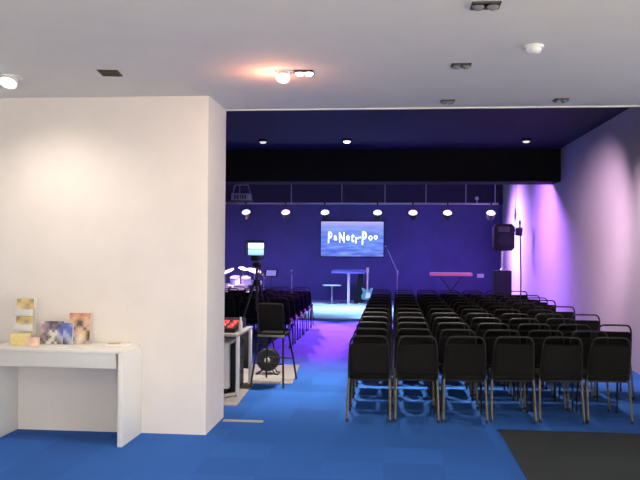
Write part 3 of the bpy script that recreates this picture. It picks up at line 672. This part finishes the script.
# ------------------------------------------------------------------ light
def spot(name, loc, to, e, c, ang, blend=.6, r=.05):
    l = bpy.data.lights.new(name, 'SPOT'); l.energy = e; l.color = c; l.spot_size = math.radians(ang); l.spot_blend = blend; l.shadow_soft_size = r
    o = bpy.data.objects.new(name, l); COL.objects.link(o); o.location = loc
    o.rotation_euler = (Vector(to)-Vector(loc)).to_track_quat('-Z', 'Y').to_euler(); return o
def point(name, loc, e, c, r=.05):
    l = bpy.data.lights.new(name, 'POINT'); l.energy = e; l.color = c; l.shadow_soft_size = r
    o = bpy.data.objects.new(name, l); COL.objects.link(o); o.location = loc; return o
W = (1, .88, .74)
# foyer spots
spot('spot_wall_wash', (-3.28, 6.10, ZC-.12), (-3.1, 7.1, 1.0), 50, W, 120, 1)
spot('spot_wall_wash_2', (-.905, 6.1, ZC-.12), (-1.9, 7.2, 1.3), 35, W, 120, 1)
spot('spot_twin', (-.735, 6.2, ZC-.06), (-.7, 6.3, 0), 90, W, 110, .9)
point('orange_spill', (-1.0, 6.2, ZC-.16), 6.5, (1, .34, .17), .03)
# twin lights added behind the viewer, unseen, to brighten the foyer
for x in (-4.5, -1.5, 1.5, 4.5):
    for y in (-2.5, 1.5):
        downlight('ceiling_light', 'added twin ceiling light, unseen behind the viewer', x, y, ZC, 2, M['warmlamp'], .17, .13, 'added ceiling lights behind the viewer')
        spot('spot_rear', (x, y, ZC-.05), (x, y, 0), 170, (1, .92, .80), 150, .8, .08)
# hall lamps: the visible ones and the row just inside the opening
spot('hall_down', (-.92, 14.99, ZH-.12), (-.92, 14.99, 0), 60, (1, .95, .9), 80, .6)
for x, to, c in ((-3.2, (-3.2, 10.1, 0), (1, .93, .85)), (-.8, (-.8, 10.1, 0), (1, .93, .85)), (1.2, (1.2, 10.1, 0), (1, .93, .85)), (1.5, (3.55, 13.8, 1.5), (1, .66, .94)), (2.0, (3.55, 10.9, 1.6), (1, .74, .90))):
    y = 10.3 if x not in (1.5, 2.0) else (11.0 if x == 1.5 else 9.4)
    t = thing('hall_downlight', 'round lamp in the hall ceiling just inside the opening', 'ceiling light', (x, y, ZH), 0, 'hall lamps just inside the opening')
    a = MB(); a.lathe([(.07, 0), (.1, 0), (.095, -.05), (.07, -.05)], 22); a.build('ring', M['black'], t)
    a = MB(); a.lathe([(0, -.02), (.07, -.02), (.07, -.05), (.05, -.075), (0, -.085)], 22); a.build('lamp', M['halllamp'], t)
    spot('hall_row', (x, y, ZH-.2), to, (780 if x == -.8 else 520) if to[2] == 0 else 620, c, 80 if to[2] == 0 else 68, 1, .12)
# stage lamps
BL, PK, CY = (.25, .28, 1), (1, .25, .85), (.45, .8, 1)
def lamp(i, to, e, c, ang=40, blend=.5):
    x = lampx[i][0]; d = (Vector(to)-Vector((x, 22.5, 2.84))).normalized()
    spot('stage_beam', Vector((x, 22.5, 2.84))+d*.2, to, e, c, ang, blend, .12)
lamp(0, (-4.7, 23.3, .6), 9000, (.95, .6, 1), 45)
lamp(1, (-1.9, 16.3, 0), 12000, (.46, .10, 1), 24, .5)
lamp(2, (-1.7, 22.2, 0), 800, (.3, .62, 1), 90, .7)
lamp(3, (-.9, 21.0, 0), 800, (.3, .6, 1), 80, .7)
lamp(4, (-.9, 16.3, 0), 12000, (.50, .10, 1), 23, .5)
lamp(5, (3.55, 22.3, 1.9), 1150, (.5, .27, 1), 130, 1)
lamp(6, (3.55, 22.6, 1.2), 220, (.7, .5, 1), 90, 1)
spot('violet_flood', (3.14, 19.56, 2.22), (3.55, 20.2, 1.9), 14, (.62, .40, 1), 70, 1)
# added wash lamps, unseen on the rear of the bulkhead: blue on the back wall, violet on the right wall
def wash(x, z, to, e, c, ang, label, blend=.8):
    t = thing('added_wash_lamp', label, 'lamp', (x, 17.505, z), 0, 'added wash lamps behind the bulkhead')
    a = MB(); a.box((0, .0, 0), (.3, .11, .14), .01); a.build('housing', M['black'], t)
    a = MB(); a.box((0, .059, 0), (.26, .008, .1), .002); a.build('lens', emat('wash_lens', c, 3), t)
    spot('wash_beam', (x, 17.62, z), to, e, c, ang, blend, .05)
for x in (-5, -2.9, -.85, 1.2):
    wash(x, 3.5, (x, 25.3, -.7), 620, (.27, .25, .9) if x < 0 else (.34, .14, 1), 50, 'added blue wash lamp, unseen on the rear of the bulkhead')
wash(.9, 3.36, (3.55, 17.6, 1.5), 1500, (.40, .17, 1), 116, 'added violet wash lamp, unseen on the rear of the bulkhead by right wall', 1)

wd = bpy.data.worlds.new('World'); S.world = wd; wd.use_nodes = True
bg = wd.node_tree.nodes['Background']; bg.inputs[0].default_value = (1, .95, .88, 1); bg.inputs[1].default_value = 6.0

vs = S.view_settings
vs.view_transform = 'Standard'; vs.look = 'None'; vs.gamma = 1; vs.use_curve_mapping = False; vs.exposure = 0.2
S.cycles.use_denoising = True
S.cycles.max_bounces = 8
S.cycles.sample_clamp_indirect = 6
